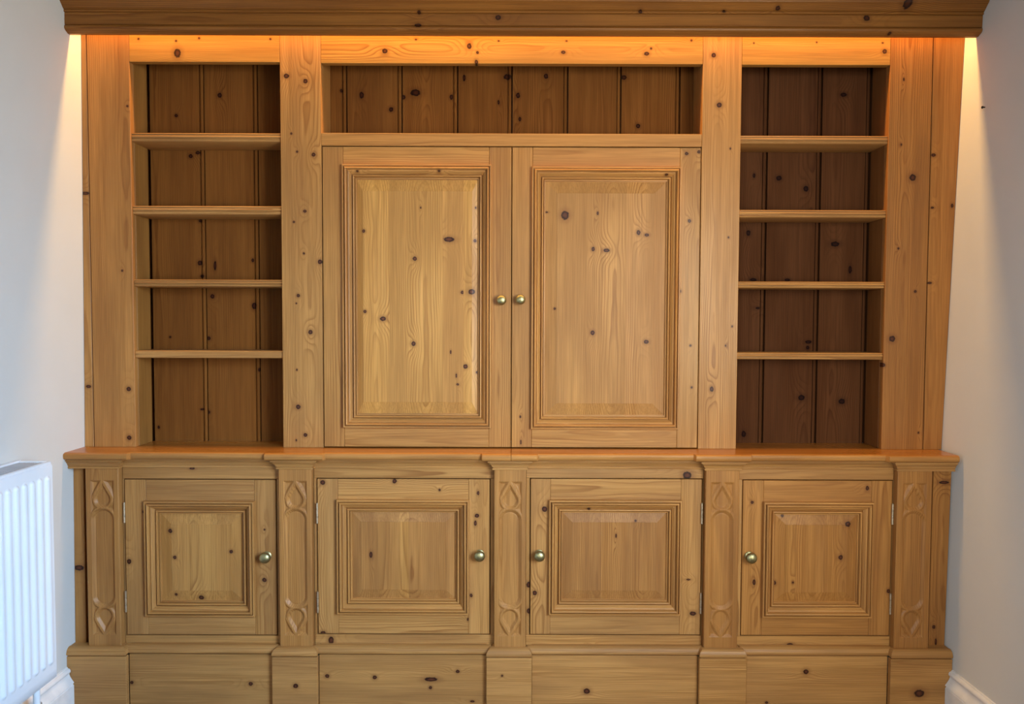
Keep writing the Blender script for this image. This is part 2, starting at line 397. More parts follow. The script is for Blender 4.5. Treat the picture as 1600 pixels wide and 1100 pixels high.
def mk(name, chunks, parent, mat, bevel=0.0, smooth_deg=None, seg=1):
    """one mesh object from chunks of (verts, faces, grain, tint), built in room coordinates, origin at its own centre"""
    bm = bmesh.new()
    lg = bm.verts.layers.float_vector.new('grain')
    lt = bm.verts.layers.float_color.new('tint')
    for (vs, fs, g, t) in chunks:
        b2 = bmesh.new()
        vv = [b2.verts.new(p) for p in vs]
        for f in fs:
            try:
                b2.faces.new([vv[k] for k in f])
            except ValueError:
                pass
        bmesh.ops.recalc_face_normals(b2, faces=b2.faces)
        if bevel:
            bmesh.ops.bevel(b2, geom=list(b2.edges), offset=bevel, segments=seg, profile=0.6, affect='EDGES', clamp_overlap=True)
        vmap = {}
        for v in b2.verts:
            n = bm.verts.new(v.co)
            n[lg] = uvw(g, v.co) if g else v.co
            n[lt] = t
            vmap[v] = n
        for f in b2.faces:
            bm.faces.new([vmap[v] for v in f.verts])
        b2.free()
    co = [v.co for v in bm.verts]
    lo = Vector([min(c[k] for c in co) for k in range(3)])
    hi = Vector([max(c[k] for c in co) for k in range(3)])
    mid = (lo + hi) / 2
    for v in bm.verts:
        v.co -= mid
    me = bpy.data.meshes.new(name)
    bm.to_mesh(me)
    bm.free()
    me.materials.append(mat)
    if smooth_deg:
        me.shade_smooth()
        me.set_sharp_from_angle(angle=math.radians(smooth_deg))
    return link(name, me, parent, mid)


BOXF = [(0, 1, 2, 3), (7, 6, 5, 4), (0, 4, 5, 1), (1, 5, 6, 2), (2, 6, 7, 3), (3, 7, 4, 0)]


def box_v(x0, x1, y0, y1, z0, z1, xt0=None, xt1=None):
    a, b = (x0 if xt0 is None else xt0), (x1 if xt1 is None else xt1)
    return [(x0, y0, z0), (x1, y0, z0), (x1, y1, z0), (x0, y1, z0), (a, y0, z1), (b, y0, z1), (b, y1, z1), (a, y1, z1)]


def board(name, parent, axis, x0, x1, y0, y1, z0, z1, key=None, xt=(None, None), bevel=0.0012, tint=None, mat=None, depth=None, off=None):
    """a squared pine board with softened arrises"""
    g = grain_spec(axis, x0, x1, z0, z1, depth, off)
    g['yf'] = y0
    if mat is None:
        kn = knots_in(key, min(x0, xt[0] or x0), max(x1, xt[1] or x1), z0, z1, g) if key else []
        mat = pine('waxed_pine_' + name, kn) if kn else PINE
    t = tint or tone()
    return mk(name, [(box_v(x0, x1, y0, y1, z0, z1, *xt), BOXF, g, t if len(t) == 4 else tuple(t) + (1,))], parent, mat, bevel)


def sweep(profile, path, normals=None, closed_ends=True, close_profile=True):
    """carry a profile of (out, z) along a path of (x, y); corners are mitred, out is to the path's right-hand side"""
    n, m = len(path), len(profile)
    seg = []
    for a in range(n - 1):
        d = Vector((path[a + 1][0] - path[a][0], path[a + 1][1] - path[a][1])).normalized()
        seg.append(Vector((d.y, -d.x)))
    vs, fs = [], []
    for a in range(n):
        if a == 0:
            mit = seg[0]
        elif a == n - 1:
            mit = seg[-1]
        else:
            s = seg[a - 1] + seg[a]
            mit = s / max(0.2, s.length_squared / 2)
        if normals and normals.get(a):
            mit = Vector(normals[a])
        for (o, z) in profile:
            vs.append((path[a][0] + mit.x * o, path[a][1] + mit.y * o, z))
    last = m if close_profile else m - 1
    for a in range(n - 1):
        for b in range(last):
            c = (b + 1) % m
            fs.append((a * m + b, a * m + c, (a + 1) * m + c, (a + 1) * m + b))
    if closed_ends:
        fs.append(tuple(range(m)))
        fs.append(tuple(range((n - 1) * m, n * m))[::-1])
    return vs, fs


def tube(p0, p1, r0, r1=None, n=14):
    p0, p1 = Vector(p0), Vector(p1)
    r1 = r0 if r1 is None else r1
    d = (p1 - p0).normalized()
    a = d.orthogonal().normalized()
    b = d.cross(a)
    vs = []
    for p, r in ((p0, r0), (p1, r1)):
        for k in range(n):
            t = 2 * math.pi * k / n
            vs.append(tuple(p + (a * math.cos(t) + b * math.sin(t)) * r))
    fs = [(k, (k + 1) % n, n + (k + 1) % n, n + k) for k in range(n)] + [tuple(range(n))[::-1], tuple(range(n, 2 * n))]
    return vs, fs


def lathe(center, axis_y, profile, n=28):
    """turn (distance in front of the face, radius) round an axis that points out of the face"""
    cx, cz = center
    vs, fs = [], []
    for (d, r) in profile:
        for k in range(n):
            t = 2 * math.pi * k / n
            vs.append((cx + r * math.cos(t), axis_y - d, cz + r * math.sin(t)))
    for a in range(len(profile) - 1):
        for k in range(n):
            fs.append((a * n + k, a * n + (k + 1) % n, (a + 1) * n + (k + 1) % n, (a + 1) * n + k))
    fs.append(tuple(range(n)))
    fs.append(tuple(range((len(profile) - 1) * n, len(profile) * n))[::-1])
    return vs, fs


def lerp_table(tab, z):
    for (a, b) in zip(tab, tab[1:]):
        if z <= b[0]:
            return a[1] + (b[1] - a[1]) * (z - a[0]) / (b[0] - a[0])
    return tab[-1][1]


WALL_L = [(0, -1.4640), (0.2, -1.4615), (0.87, -1.4550), (2.24, -1.4400), (2.45, -1.4377)]   # the old walls are out of plumb
WALL_R = [(0, 1.4505), (0.21, 1.4545), (0.88, 1.4655), (2.25, 1.5060), (2.45, 1.5120)]


def wl(z):
    return lerp_table(WALL_L, z)


def wr(z):
    return lerp_table(WALL_R, z)


# ------------------------------------------------------------------ the room
YB, YF, ZC = 0.20, -4.60, 2.45


def wall_side(name, tab, sign, hole=None):
    vs, fs = [], []
    zs = [t[0] for t in tab]
    if hole:
        zs = sorted(set(zs + [hole[2], hole[3]]))
        ys = [YF, hole[0], hole[1], YB]
    else:
        ys = [YF, YB]
    th = 0.14 * sign
    for z in zs:
        for y in ys:
            vs.append((lerp_table(tab, z), y, z))
            vs.append((lerp_table(tab, z) + th, y, z))
    ny = len(ys)

    def idx(i, j, s):
        return (i * ny + j) * 2 + s
    cells = set()
    for i in range(len(zs) - 1):
        for j in range(ny - 1):
            if hole and j == 1 and hole[2] - 1e-6 <= zs[i] and zs[i + 1] <= hole[3] + 1e-6:
                continue
            cells.add((i, j))
    for (i, j) in cells:
        for s in (0, 1):
            fs.append((idx(i, j, s), idx(i, j + 1, s), idx(i + 1, j + 1, s), idx(i + 1, j, s)))
        for (di, dj, a, b) in ((-1, 0, (i, j), (i, j + 1)), (1, 0, (i + 1, j), (i + 1, j + 1)), (0, -1, (i, j), (i + 1, j)), (0, 1, (i, j + 1), (i + 1, j + 1))):
            if (i + di, j + dj) not in cells:
                fs.append((idx(*a, 0), idx(*b, 0), idx(*b, 1), idx(*a, 1)))
    return structure(mk(name, [(vs, fs, None, (1, 1, 1, 1))], None, PLASTER))


HOLE = (-2.96, -1.64, 0.88, 2.12)
wall_side('wall_left', WALL_L, -1)
wall_side('wall_right', WALL_R, 1, HOLE)
structure(mk('wall_back', [(box_v(-1.62, 1.67, YB, YB + 0.12, 0, ZC), BOXF, None, (1, 1, 1, 1))], None, PLASTER))
structure(mk('wall_front', [(box_v(-1.62, 1.67, YF - 0.12, YF, 0, ZC), BOXF, None, (1, 1, 1, 1))], None, DIM))
structure(mk('floor', [(box_v(-1.62, 1.67, YF - 0.12, YB + 0.12, -0.1, 0), BOXF, None, (1, 1, 1, 1))], None, CARPET))
structure(mk('ceiling', [(box_v(-1.62, 1.67, YF - 0.12, YB + 0.12, ZC, ZC + 0.1), BOXF, None, (1, 1, 1, 1))], None, CEIL))
# the window in the side wall: painted frame, a mullion and two panes
fr = []
wx0, wx1 = 1.535, 1.585
for b in ((wx0, wx1, HOLE[0], HOLE[1], HOLE[2], HOLE[2] + 0.05), (wx0, wx1, HOLE[0], HOLE[1], HOLE[3] - 0.05, HOLE[3]),
          (wx0, wx1, HOLE[0], HOLE[0] + 0.05, HOLE[2] + 0.05, HOLE[3] - 0.05), (wx0, wx1, HOLE[1] - 0.05, HOLE[1], HOLE[2] + 0.05, HOLE[3] - 0.05),
          (wx0, wx1, -2.325, -2.275, HOLE[2] + 0.05, HOLE[3] - 0.05)):
    fr.append((box_v(*b), BOXF, None, (1, 1, 1, 1)))
win = structure(mk('window_1', fr, None, TRIM, 0.002))
for y0, y1 in ((HOLE[0] + 0.05, -2.325), (-2.275, HOLE[1] - 0.05)):
    mk('pane', [(box_v(1.556, 1.562, y0, y1, HOLE[2] + 0.05, HOLE[3] - 0.05), BOXF, None, (1, 1, 1, 1))], win, GLASS)

# skirting boards: flat board, quirk, hollow and rounded top
SKIRT = [(0, 0), (0.024, 0), (0.024, 0.103), (0.021, 0.105), (0.021, 0.108), (0.0245, 0.110), (0.023, 0.114), (0.018, 0.121), (0.0125, 0.130),
         (0.0095, 0.138), (0.0100, 0.142), (0.0130, 0.1445), (0.0140, 0.149), (0.0125, 0.1545), (0.008, 0.158), (0.005, 0.1585), (0.0045, 0.162), (0, 0.163)]
vs, fs = sweep(SKIRT, [(-1.4622, -4.58), (-1.4622, -0.113)])
structure(mk('baseboard_left', [(vs, fs, None, (1, 1, 1, 1))], None, TRIM, 0, 40))
vs, fs = sweep(SKIRT, [(1.4535, -0.113), (1.4535, -4.58)])
structure(mk('baseboard_right', [(vs, fs, None, (1, 1, 1, 1))], None, TRIM, 0, 40))
vs, fs = sweep(SKIRT, [(1.44, YF), (-1.45, YF)])
structure(mk('baseboard_front', [(vs, fs, None, (1, 1, 1, 1))], None, TRIM, 0, 40))


# ------------------------------------------------------------------ joinery helpers
def knob(name, parent, x, z, yf, r):
    prof = [(0, r * .30), (0, r * .80), (0.0015, r * .84), (0.003, r * .78), (0.0042, r * .50), (r * .55, r * .36), (r * .75, r * .42),
            (r * .88, r * .72), (r * 1.02, r * .92), (r * 1.22, r), (r * 1.45, r * .97), (r * 1.66, r * .84), (r * 1.82, r * .62), (r * 1.91, r * .36), (r * 1.95, r * .10)]
    vs, fs = lathe((x, z), yf, prof)
    return mk(name, [(vs, fs, None, (1, 1, 1, 1))], parent, BRASS, 0, 50)


# bolection moulding round a panel: (inwards from the outer edge, proud of the frame)
MOULD = [(0, -0.002), (0, 0.0130), (0.0012, 0.0155), (0.0055, 0.0158), (0.0062, 0.0075), (0.0084, 0.0075), (0.0090, 0.0165), (0.0102, 0.0192), (0.0125, 0.0205), (0.0148, 0.0192), (0.0163, 0.0160),
         (0.0168, 0.0070), (0.0190, 0.0070), (0.0196, 0.0098), (0.0225, 0.0085), (0.0255, 0.0045), (0.0280, 0.0008), (0.0302, -0.0006), (0.0306, -0.0068), (0.0327, -0.0068),
         (0.0332, 0.0015), (0.0345, 0.0036), (0.0365, 0.0042), (0.0383, 0.0034), (0.0394, 0.0012), (0.0398, -0.0095), (0.0418, -0.0095), (0.0423, -0.0048), (0.0450, -0.0052), (0.0455, -0.0112),
         (0.0470, -0.0113), (0.0470, -0.0150)]


def moulding_set(parent, x0, x1, z0, z1, yf, key):
    cx, cz = (x0 + x1) / 2, (z0 + z1) / 2
    cor = [(x0, z1), (x1, z1), (x1, z0), (x0, z0)]
    inn = [(1, -1), (-1, -1), (-1, 1), (1, 1)]
    for k in range(4):
        a, b = k, (k + 1) % 4
        vs, fs = [], []
        m = len(MOULD)
        for q in (a, b):
            for (w, h) in MOULD:
                vs.append((cor[q][0] + inn[q][0] * w, yf - h, cor[q][1] + inn[q][1] * w))
        for i in range(m - 1):
            fs.append((i, i + 1, m + i + 1, m + i))
        fs.append((m - 1, 0, m, 2 * m - 1))
        fs.append(tuple(range(m)))
        fs.append(tuple(range(m, 2 * m))[::-1])
        ax = 'x' if k in (0, 2) else 'z'
        xs, zs = [v[0] for v in vs], [v[2] for v in vs]
        g = grain_spec(ax, min(xs), max(xs), min(zs), max(zs), 0.05)
        g['yf'] = yf
        kn = knots_in(key, min(xs), max(xs), min(zs), max(zs), g) if key and k in (0,) else []
        mk('moulding', [(vs, fs, g, tone(0.05, (1.07, 1.03, .96)))], parent, pine('waxed_pine_moulding', kn) if kn else PINE, 0, 32)


def raised_panel(parent, x0, x1, z0, z1, yf, bw, cuts, key, tints, bh=None):
    """a fielded panel glued up from upright boards: bevelled margin, small step, flat field"""
    bh = bh or bw
    ed, fi = yf + 0.0125, yf + 0.0040
    st = 0.0012
    rings = [((0, 0), ed), ((bw, bh), fi + st), ((bw, bh), fi)]
    vs, fs = [], []
    for (i, j), y in rings:
        vs += [(x0 + i, y, z0 + j), (x1 - i, y, z0 + j), (x1 - i, y, z1 - j), (x0 + i, y, z1 - j)]
    for r in range(2):
        for k in range(4):
            fs.append((r * 4 + k, r * 4 + (k + 1) % 4, r * 4 + 4 + (k + 1) % 4, r * 4 + 4 + k))
    fs.append((8, 9, 10, 11))
    xs = [x0] + cuts + [x1]
    chunks, kn = [], []
    ou = RNG.uniform(1, 50)
    for a in range(len(xs) - 1):
        bm = bmesh.new()
        vv = [bm.verts.new(p) for p in vs]
        for f in fs:
            bm.faces.new([vv[q] for q in f])
        for px, nx in ((xs[a], -1), (xs[a + 1], 1)):
            bmesh.ops.bisect_plane(bm, geom=bm.verts[:] + bm.edges[:] + bm.faces[:], plane_co=(px, 0, 0), plane_no=(nx, 0, 0), clear_outer=True)
        bm.verts.index_update()
        g = grain_spec('z', xs[a], xs[a + 1], z0, z1)
        g['yf'] = fi
        g['ou'] = ou + a * 3.7
        t = tints[a]
        chunks.append(([tuple(v.co) for v in bm.verts], [tuple(v.index for v in f.verts) for f in bm.faces], g, tone(0.02, t)))
        kn += knots_in(key, xs[a], xs[a + 1], z0, z1, g)
        bm.free()
    return mk('panel', chunks, parent, pine('waxed_pine_panel', kn) if kn else PINE)


def hinge(parent, x, z0, z1, yf, side):
    """butt hinge: knuckle of three barrels and the thin leaf edge"""
    ch = []
    for k in range(3):
        a, b = z0 + (z1 - z0) * k / 3 + 0.0006, z0 + (z1 - z0) * (k + 1) / 3 - 0.0006
        v, f = tube((x, yf - 0.0035, a), (x, yf - 0.0035, b), 0.0042, n=12)
        ch.append((v, f, None, (1, 1, 1, 1)))
    ch.append((box_v(x - 0.0012, x + 0.0012, yf - 0.003, yf + 0.018, z0, z1), BOXF, None, (1, 1, 1, 1)))
    return mk('hinge', ch, parent, STEEL, 0, 40)


def door(parent, x0, x1, z0, z1, yf, th, mo, sw_l, sw_r, rail_t, rail_b, cuts, tints, bw, key, knob_at, kr, hinges=(), kx=0, bh=None, ft=None):
    """a framed door: two stiles, two rails between them, mitred mouldings, a fielded panel, a knob, butt hinges"""
    d = link('door', None, parent, ((x0 + x1) / 2, yf, z0))
    d.empty_display_size = 0.03
    ft = ft or [tone(0.06) for _ in range(4)]
    board('door_stile', d, 'z', x0, x0 + sw_l, yf, yf + th, z0, z1, key, tint=ft[0])
    board('door_stile', d, 'z', x1 - sw_r, x1, yf, yf + th, z0, z1, key, tint=ft[1])
    board('door_rail', d, 'x', x0 + sw_l + 0.0004, x1 - sw_r - 0.0004, yf, yf + th, z1 - rail_t, z1, key, tint=ft[2])
    board('door_rail', d, 'x', x0 + sw_l + 0.0004, x1 - sw_r - 0.0004, yf, yf + th, z0, z0 + rail_b, key, tint=ft[3])
    mx0, mx1, mz0, mz1 = mo
    moulding_set(d, mx0, mx1, mz0, mz1, yf, key)
    raised_panel(d, mx0 + 0.044, mx1 - 0.044, mz0 + 0.044, mz1 - 0.044, yf, bw, cuts, key, tints, bh)
    knob('knob', d, knob_at[0], knob_at[1], yf, kr)
    for (hz0, hz1) in hinges:
        hinge(d, kx, hz0, hz1, yf, 0)
    return d


# ------------------------------------------------------------------ the upper bookcase
FT, ZW, ZT = 0.025, 0.8722, 2.400        # frame thickness, worktop level, top of the frames
BACK = 0.130                              # depth of the niches
RED = (0.97, 0.90, 0.82)                  # the redder boards


def back_boards(parent, xs, z0, z1, gap=0.0050, base=(0.43, 0.32, 0.20)):  # the dark base tint puts niche shade into the board colour
    """matched boarding: each board ends in a quirk and a bead, with an open joint to the next"""
    for a in range(len(xs) - 1):
        x0, x1 = xs[a] + gap / 2, xs[a + 1] - gap / 2
        q = x1 - 0.0145
        prof = [(x0, 0), (q, 0), (q + 0.0006, 0.0060), (q + 0.0038, 0.0060), (q + 0.0045, 0.0012), (q + 0.0070, -0.0002), (q + 0.0105, -0.0002),
                (x1 - 0.0010, 0.0012), (x1, 0.0040), (x1, 0.016), (x0, 0.016)]
        n = len(prof)
        vs = [(x, BACK + y, z0) for x, y in prof] + [(x, BACK + y, z1) for x, y in prof]
        fs = [(k, (k + 1) % n, n + (k + 1) % n, n + k) for k in range(n)] + [tuple(range(n)), tuple(range(n, 2 * n))[::-1]]
        g = grain_spec('z', x0, x1, z0, z1)
        g['yf'] = BACK
        kn = knots_in('N', x0, x1, z0, z1, g)
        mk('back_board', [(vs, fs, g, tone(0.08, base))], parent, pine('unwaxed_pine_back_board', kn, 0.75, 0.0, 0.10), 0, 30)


def shelf(parent, x0, x1, ztop, t, reeded=True):
    """shelf board with a reeded front edge"""
    yb = BACK - 0.001
    if reeded:
        pr = [(0.012, 0), (0.0085, 0.0018), (0.0065, 0.0055), (0.0068, 0.30 * t), (0.0105, 0.36 * t), (0.0105, 0.40 * t), (0.0068, 0.45 * t), (0.0055, 0.58 * t),
              (0.0068, 0.70 * t), (0.0100, 0.74 * t), (0.0100, 0.78 * t), (0.0072, 0.82 * t), (0.0066, 0.90 * t), (0.0085, 0.97 * t), (0.011, t)]
    else:
        pr = [(0.011, 0), (0.0080, 0.0020), (0.0065, 0.3 * t), (0.0060, 0.6 * t), (0.0075, 0.9 * t), (0.010, t)]
    pr = [(yb, 0)] + pr + [(yb, t)]
    n = len(pr)
    z0 = ztop - t
    vs = [(x0, y, z0 + z) for y, z in pr] + [(x1, y, z0 + z) for y, z in pr]
    fs = [(k, (k + 1) % n, n + (k + 1) % n, n + k) for k in range(n)] + [tuple(range(n)), tuple(range(n, 2 * n))[::-1]]
    g = grain_spec('x', x0, x1, z0, ztop, 0.04)
    return mk('shelf', [(vs, fs, g, tone(0.05))], parent, PINE, 0, 32)


bl = thing('bookcase', 'open pine bookshelf niche at the far left, beside the wall above the radiator', 'bookcase', (-1.03, 0.06, ZW),
           'open bookshelf niches either side of the cupboard')
board('scribe_strip', bl, 'z', wl(0.87) + .001, -1.4235, 0.002, FT, ZW, ZT, 'U', xt=(wl(2.4) + .001, -1.4235), tint=(1.05, 1.02, 0.98))
board('stile', bl, 'z', -1.4200, -1.2795, 0, FT, ZW, ZT, 'U', tint=(0.97, 0.89, 0.78), depth=0.05, off=0.05)
board('lintel', bl, 'x', -1.2790, -0.7780, 0, FT, 2.1640, ZT, 'U', tint=(1.06, 1.04, 0.70))
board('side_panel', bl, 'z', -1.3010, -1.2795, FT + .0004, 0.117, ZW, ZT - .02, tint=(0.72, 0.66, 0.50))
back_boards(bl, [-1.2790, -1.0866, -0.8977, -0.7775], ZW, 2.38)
board('backing_panel', bl, 'z', -1.40, -0.7775, 0.150, 0.165, ZW, ZT, tint=(.6, .5, .4))
board('top_panel', bl, 'x', -1.41, -0.7775, FT, 0.165, ZT - .018, ZT)
for z, t, rd in ((1.9319, .0290, 1), (1.6888, .0285, 1), (1.4415, .0240, 1), (1.2009, .0255, 0)):
    shelf(bl, -1.2788, -0.7775, z, t, rd)

cc = thing('cupboard', 'tall pine cupboard with two fielded doors and an open shelf above them', 'cupboard', (0, 0.06, ZW))
board('stile', cc, 'z', -0.7770, -0.6410, 0, FT, ZW, ZT, 'U', tint=(1.0, 1.0, 0.96), depth=0.06, off=0.02)
board('stile', cc, 'z', 0.6335, 0.7630, 0, FT, ZW, ZT, 'U', tint=(0.98, 0.95, 0.90), depth=0.022, off=-0.015)
board('lintel', cc, 'x', -0.6405, 0.6330, 0, FT, 2.1618, ZT, 'U', tint=(1.06, 1.04, 0.70), depth=0.03)
board('mid_rail', cc, 'x', -0.6405, 0.6330, 0, FT, 1.8895, 1.9315, 'U', tint=(0.98, 0.94, 0.86))
board('shelf_bottom', cc, 'x', -0.6405, 0.6330, FT + .0004, 0.1295, 1.905, 1.927)
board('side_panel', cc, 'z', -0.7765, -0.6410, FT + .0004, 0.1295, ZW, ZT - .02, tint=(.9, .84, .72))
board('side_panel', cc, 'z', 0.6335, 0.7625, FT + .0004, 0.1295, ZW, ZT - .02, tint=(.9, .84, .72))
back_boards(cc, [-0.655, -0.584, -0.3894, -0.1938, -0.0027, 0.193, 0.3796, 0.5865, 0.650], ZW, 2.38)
board('backing_panel', cc, 'z', -0.776, 0.762, 0.150, 0.165, ZW, ZT, tint=(.6, .5, .4))
board('top_panel', cc, 'x', -0.776, 0.762, FT, 0.165, ZT - .018, ZT)
ZD0, ZD1 = 0.8755, 1.8865
YEL = (1.06, 1.08, 1.00)
door(cc, -0.6378, -0.0036, ZD0, ZD1, 0.0005, 0.022, (-0.5705, -0.0700, 0.9420, 1.8258), 0.0690, 0.0745, 0.0640, 0.0700,
     [-0.415, -0.235, -0.165], [(1.20, 1.20, 1.0), (1.27, 1.29, 1.1), (1.18, 1.16, 1.0), (1.28, 1.30, 1.12)], 0.022, 'U', (-0.0362, 1.3745), 0.0165, bh=0.042,
     ft=[(0.98, .96, .88), (0.96, .92, .84), (1.02, 1.0, .9), (1.0, .98, .9)])
door(cc, -0.0008, 0.6306, ZD0, ZD1, 0.0005, 0.022, (0.0645, 0.5640, 0.9395, 1.8205), 0.0680, 0.0690, 0.0640, 0.0670,
     [0.3850], [(1.08, 1.06, .98), (1.04, 1.0, .94)], 0.042, 'U', (0.0278, 1.3765), 0.0165,
     ft=[(0.98, .94, .86), (0.93, .92, .86), (1.0, .96, .88), (1.0, .98, .9)])

br = thing('bookcase', 'open pine bookshelf niche at the far right, deep in shade, beside the bare wall', 'bookcase', (1.03, 0.06, ZW),
           'open bookshelf niches either side of the cupboard')
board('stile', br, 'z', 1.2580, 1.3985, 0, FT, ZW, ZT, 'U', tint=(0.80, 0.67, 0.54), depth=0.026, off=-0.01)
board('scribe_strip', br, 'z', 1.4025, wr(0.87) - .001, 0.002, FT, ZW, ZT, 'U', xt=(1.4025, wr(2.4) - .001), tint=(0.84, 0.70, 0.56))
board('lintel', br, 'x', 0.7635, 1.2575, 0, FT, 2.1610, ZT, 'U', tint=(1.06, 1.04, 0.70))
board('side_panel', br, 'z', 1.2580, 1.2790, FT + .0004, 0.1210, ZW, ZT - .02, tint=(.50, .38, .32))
back_boards(br, [0.7640, 0.8968, 1.0868, 1.2590, 1.285], ZW, 2.38, 0.0060, (0.20, 0.145, 0.15))  # darker tint again: the deeper shade of this niche is coloured in
board('backing_panel', br, 'z', 0.7635, 1.40, 0.150, 0.165, ZW, ZT, tint=(.6, .5, .4))
board('top_panel', br, 'x', 0.7635, 1.41, FT, 0.165, ZT - .018, ZT)
for z, t in ((1.9294, .0275), (1.6819, .0257), (1.4411, .0222), (1.2005, .0235)):
    shelf(br, 0.7635, 1.2577, z, t)

# ------------------------------------------------------------------ cornice and its strip of light
co = thing('cornice', 'shaded pine cornice moulding running from wall to wall across the top of the picture', 'cornice', (0.03, -0.08, 2.23))


def run(name, parent, prof, knots=True, tint=None, smooth_deg=32, depth=0.05):
    """a length of moulding fitted between the two walls: profile of (y, z)"""
    n = len(prof)
    vs = [(wl(z) + .0008, y, z) for y, z in prof] + [(wr(z) - .0008, y, z) for y, z in prof]
    fs = [(k, (k + 1) % n, n + (k + 1) % n, n + k) for k in range(n)] + [tuple(range(n)), tuple(range(n, 2 * n))[::-1]]
    zs = [p[1] for p in prof]
    g = grain_spec('x', -1.4, 1.4, min(zs), max(zs), depth)
    g['yf'] = -.09
    kn = knots_in('C', -1.5, 1.5, min(zs), max(zs), g) if knots else []
    return mk(name, [(vs, fs, g, tint or tone(0.04))], parent, pine('waxed_pine_' + name, kn) if kn else PINE, 0, smooth_deg)


DK = (0.56, 0.44, 0.28, 1)  # dimness up at the cornice, put into its pine tint
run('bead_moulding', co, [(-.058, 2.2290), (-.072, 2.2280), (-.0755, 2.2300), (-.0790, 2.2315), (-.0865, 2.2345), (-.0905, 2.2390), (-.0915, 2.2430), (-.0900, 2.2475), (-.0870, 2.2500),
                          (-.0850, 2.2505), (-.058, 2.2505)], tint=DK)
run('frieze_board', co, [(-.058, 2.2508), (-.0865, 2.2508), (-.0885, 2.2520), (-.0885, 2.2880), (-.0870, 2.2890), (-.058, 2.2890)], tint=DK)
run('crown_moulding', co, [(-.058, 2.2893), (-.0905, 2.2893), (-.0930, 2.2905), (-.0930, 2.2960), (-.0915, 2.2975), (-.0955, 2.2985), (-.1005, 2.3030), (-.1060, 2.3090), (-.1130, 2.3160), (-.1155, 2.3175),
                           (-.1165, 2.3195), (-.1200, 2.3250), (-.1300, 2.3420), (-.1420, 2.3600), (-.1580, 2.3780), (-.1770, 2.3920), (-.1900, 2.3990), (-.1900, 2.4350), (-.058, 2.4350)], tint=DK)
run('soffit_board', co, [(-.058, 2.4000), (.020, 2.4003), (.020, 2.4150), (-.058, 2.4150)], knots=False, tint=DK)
ls = thing('light_strip', 'warm glowing diode strip hidden up behind the dark cornice', 'light strip', (0.03, -0.028, 2.386))
mk('channel', [(box_v(-1.40, 1.46, -.036, -.020, 2.3905, 2.3995), BOXF, None, (1, 1, 1, 1))], ls, STEEL, 0.001)
mk('diode_tape', [(box_v(-1.39, 1.45, -.032, -.024, 2.3880, 2.3905), BOXF, None, (1, 1, 1, 1))], ls, DIODE)

# ------------------------------------------------------------------ worktop with a breakfront edge
wt = thing('worktop', 'long orange varnished pine worktop with a stepped rounded front edge', 'worktop', (0, 0, 0.848))
YR, YK = -0.104, -0.119                    # recessed front and the blocks over the pilasters
OR = (1.00, 0.78, 0.44)
STEPS = [(-1.4548, YK), (-1.2500, YK), (-1.2440, YR), (-0.8080, YR), (-0.8030, YK), (-0.6140, YK), (-0.6080, YR), (-0.1010, YR), (-0.0960, YK), (0.0830, YK), (0.0880, YR),
         (0.5940, YR), (0.5990, YK), (0.7780, YK), (0.7840, YR), (1.2200, YR), (1.2260, YK), (1.4530, YK)]
NOSE = [(-0.016, 0.8722), (-0.009, 0.8718), (-0.004, 0.8700), (-0.0008, 0.8668), (0, 0.8630), (-0.0002, 0.8570), (-0.0022, 0.8525), (-0.0055, 0.8496), (-0.010, 0.8486)]


def worktop_half(path, z0, tint):
    m = len(NOSE)
    vs, fs = [], []
    for (x, y) in path:
        vs.append((x, 0.1295, 0.8722))
        for (o, z) in NOSE:
            vs.append((x, y - o, z))
        vs.append((x, 0.1295, 0.8486))
    k = m + 2
    for a in range(len(path) - 1):
        for b in range(k - 1):
            fs.append((a * k + b, a * k + b + 1, (a + 1) * k + b + 1, (a + 1) * k + b))
        fs.append((a * k + k - 1, a * k, (a + 1) * k, (a + 1) * k + k - 1))
    fs.append(tuple(range(k)))
    fs.append(tuple(range((len(path) - 1) * k, len(path) * k))[::-1])
    g = dict(axis='x', ou=RNG.uniform(1, 50), pv=0.86, w0=0.03, yf=-0.1)
    wb = mk('worktop_board', [(vs, fs, g, tint + (1,))], wt, PINE_TOP, 0, 32)
    # the handled front edge has lost its orange varnish: a lipping of bare waxed pine
    vs, fs = [], []
    lip = [(-0.0035, 0.8697)] + NOSE[3:] + [(-0.0100, 0.8484)]
    k = len(lip)
    for (x, y) in path:
        vs += [(x, y - o - 0.0006, z) for o, z in lip]
    for q in range(len(path) - 1):
        fs += [(q * k + e, q * k + e + 1, (q + 1) * k + e + 1, (q + 1) * k + e) for e in range(k - 1)]
        fs.append((q * k + k - 1, q * k, (q + 1) * k, (q + 1) * k + k - 1))
    fs.append(tuple(range(k)))
    fs.append(tuple(range((len(path) - 1) * k, len(path) * k))[::-1])
    mk('lipping', [(vs, fs, dict(g, ou=g['ou'] + 9), tone(.03, (0.98, .90, .78)))], wt, PINE, 0, 32)
    return wb


cut = [i for i, p in enumerate(STEPS) if p[0] > -0.0010][0]
worktop_half(STEPS[:cut] + [(-0.0022, YK)], 0, OR)
worktop_half([(-0.0010, YK)] + STEPS[cut:], 0, (0.98, 0.76, 0.42))

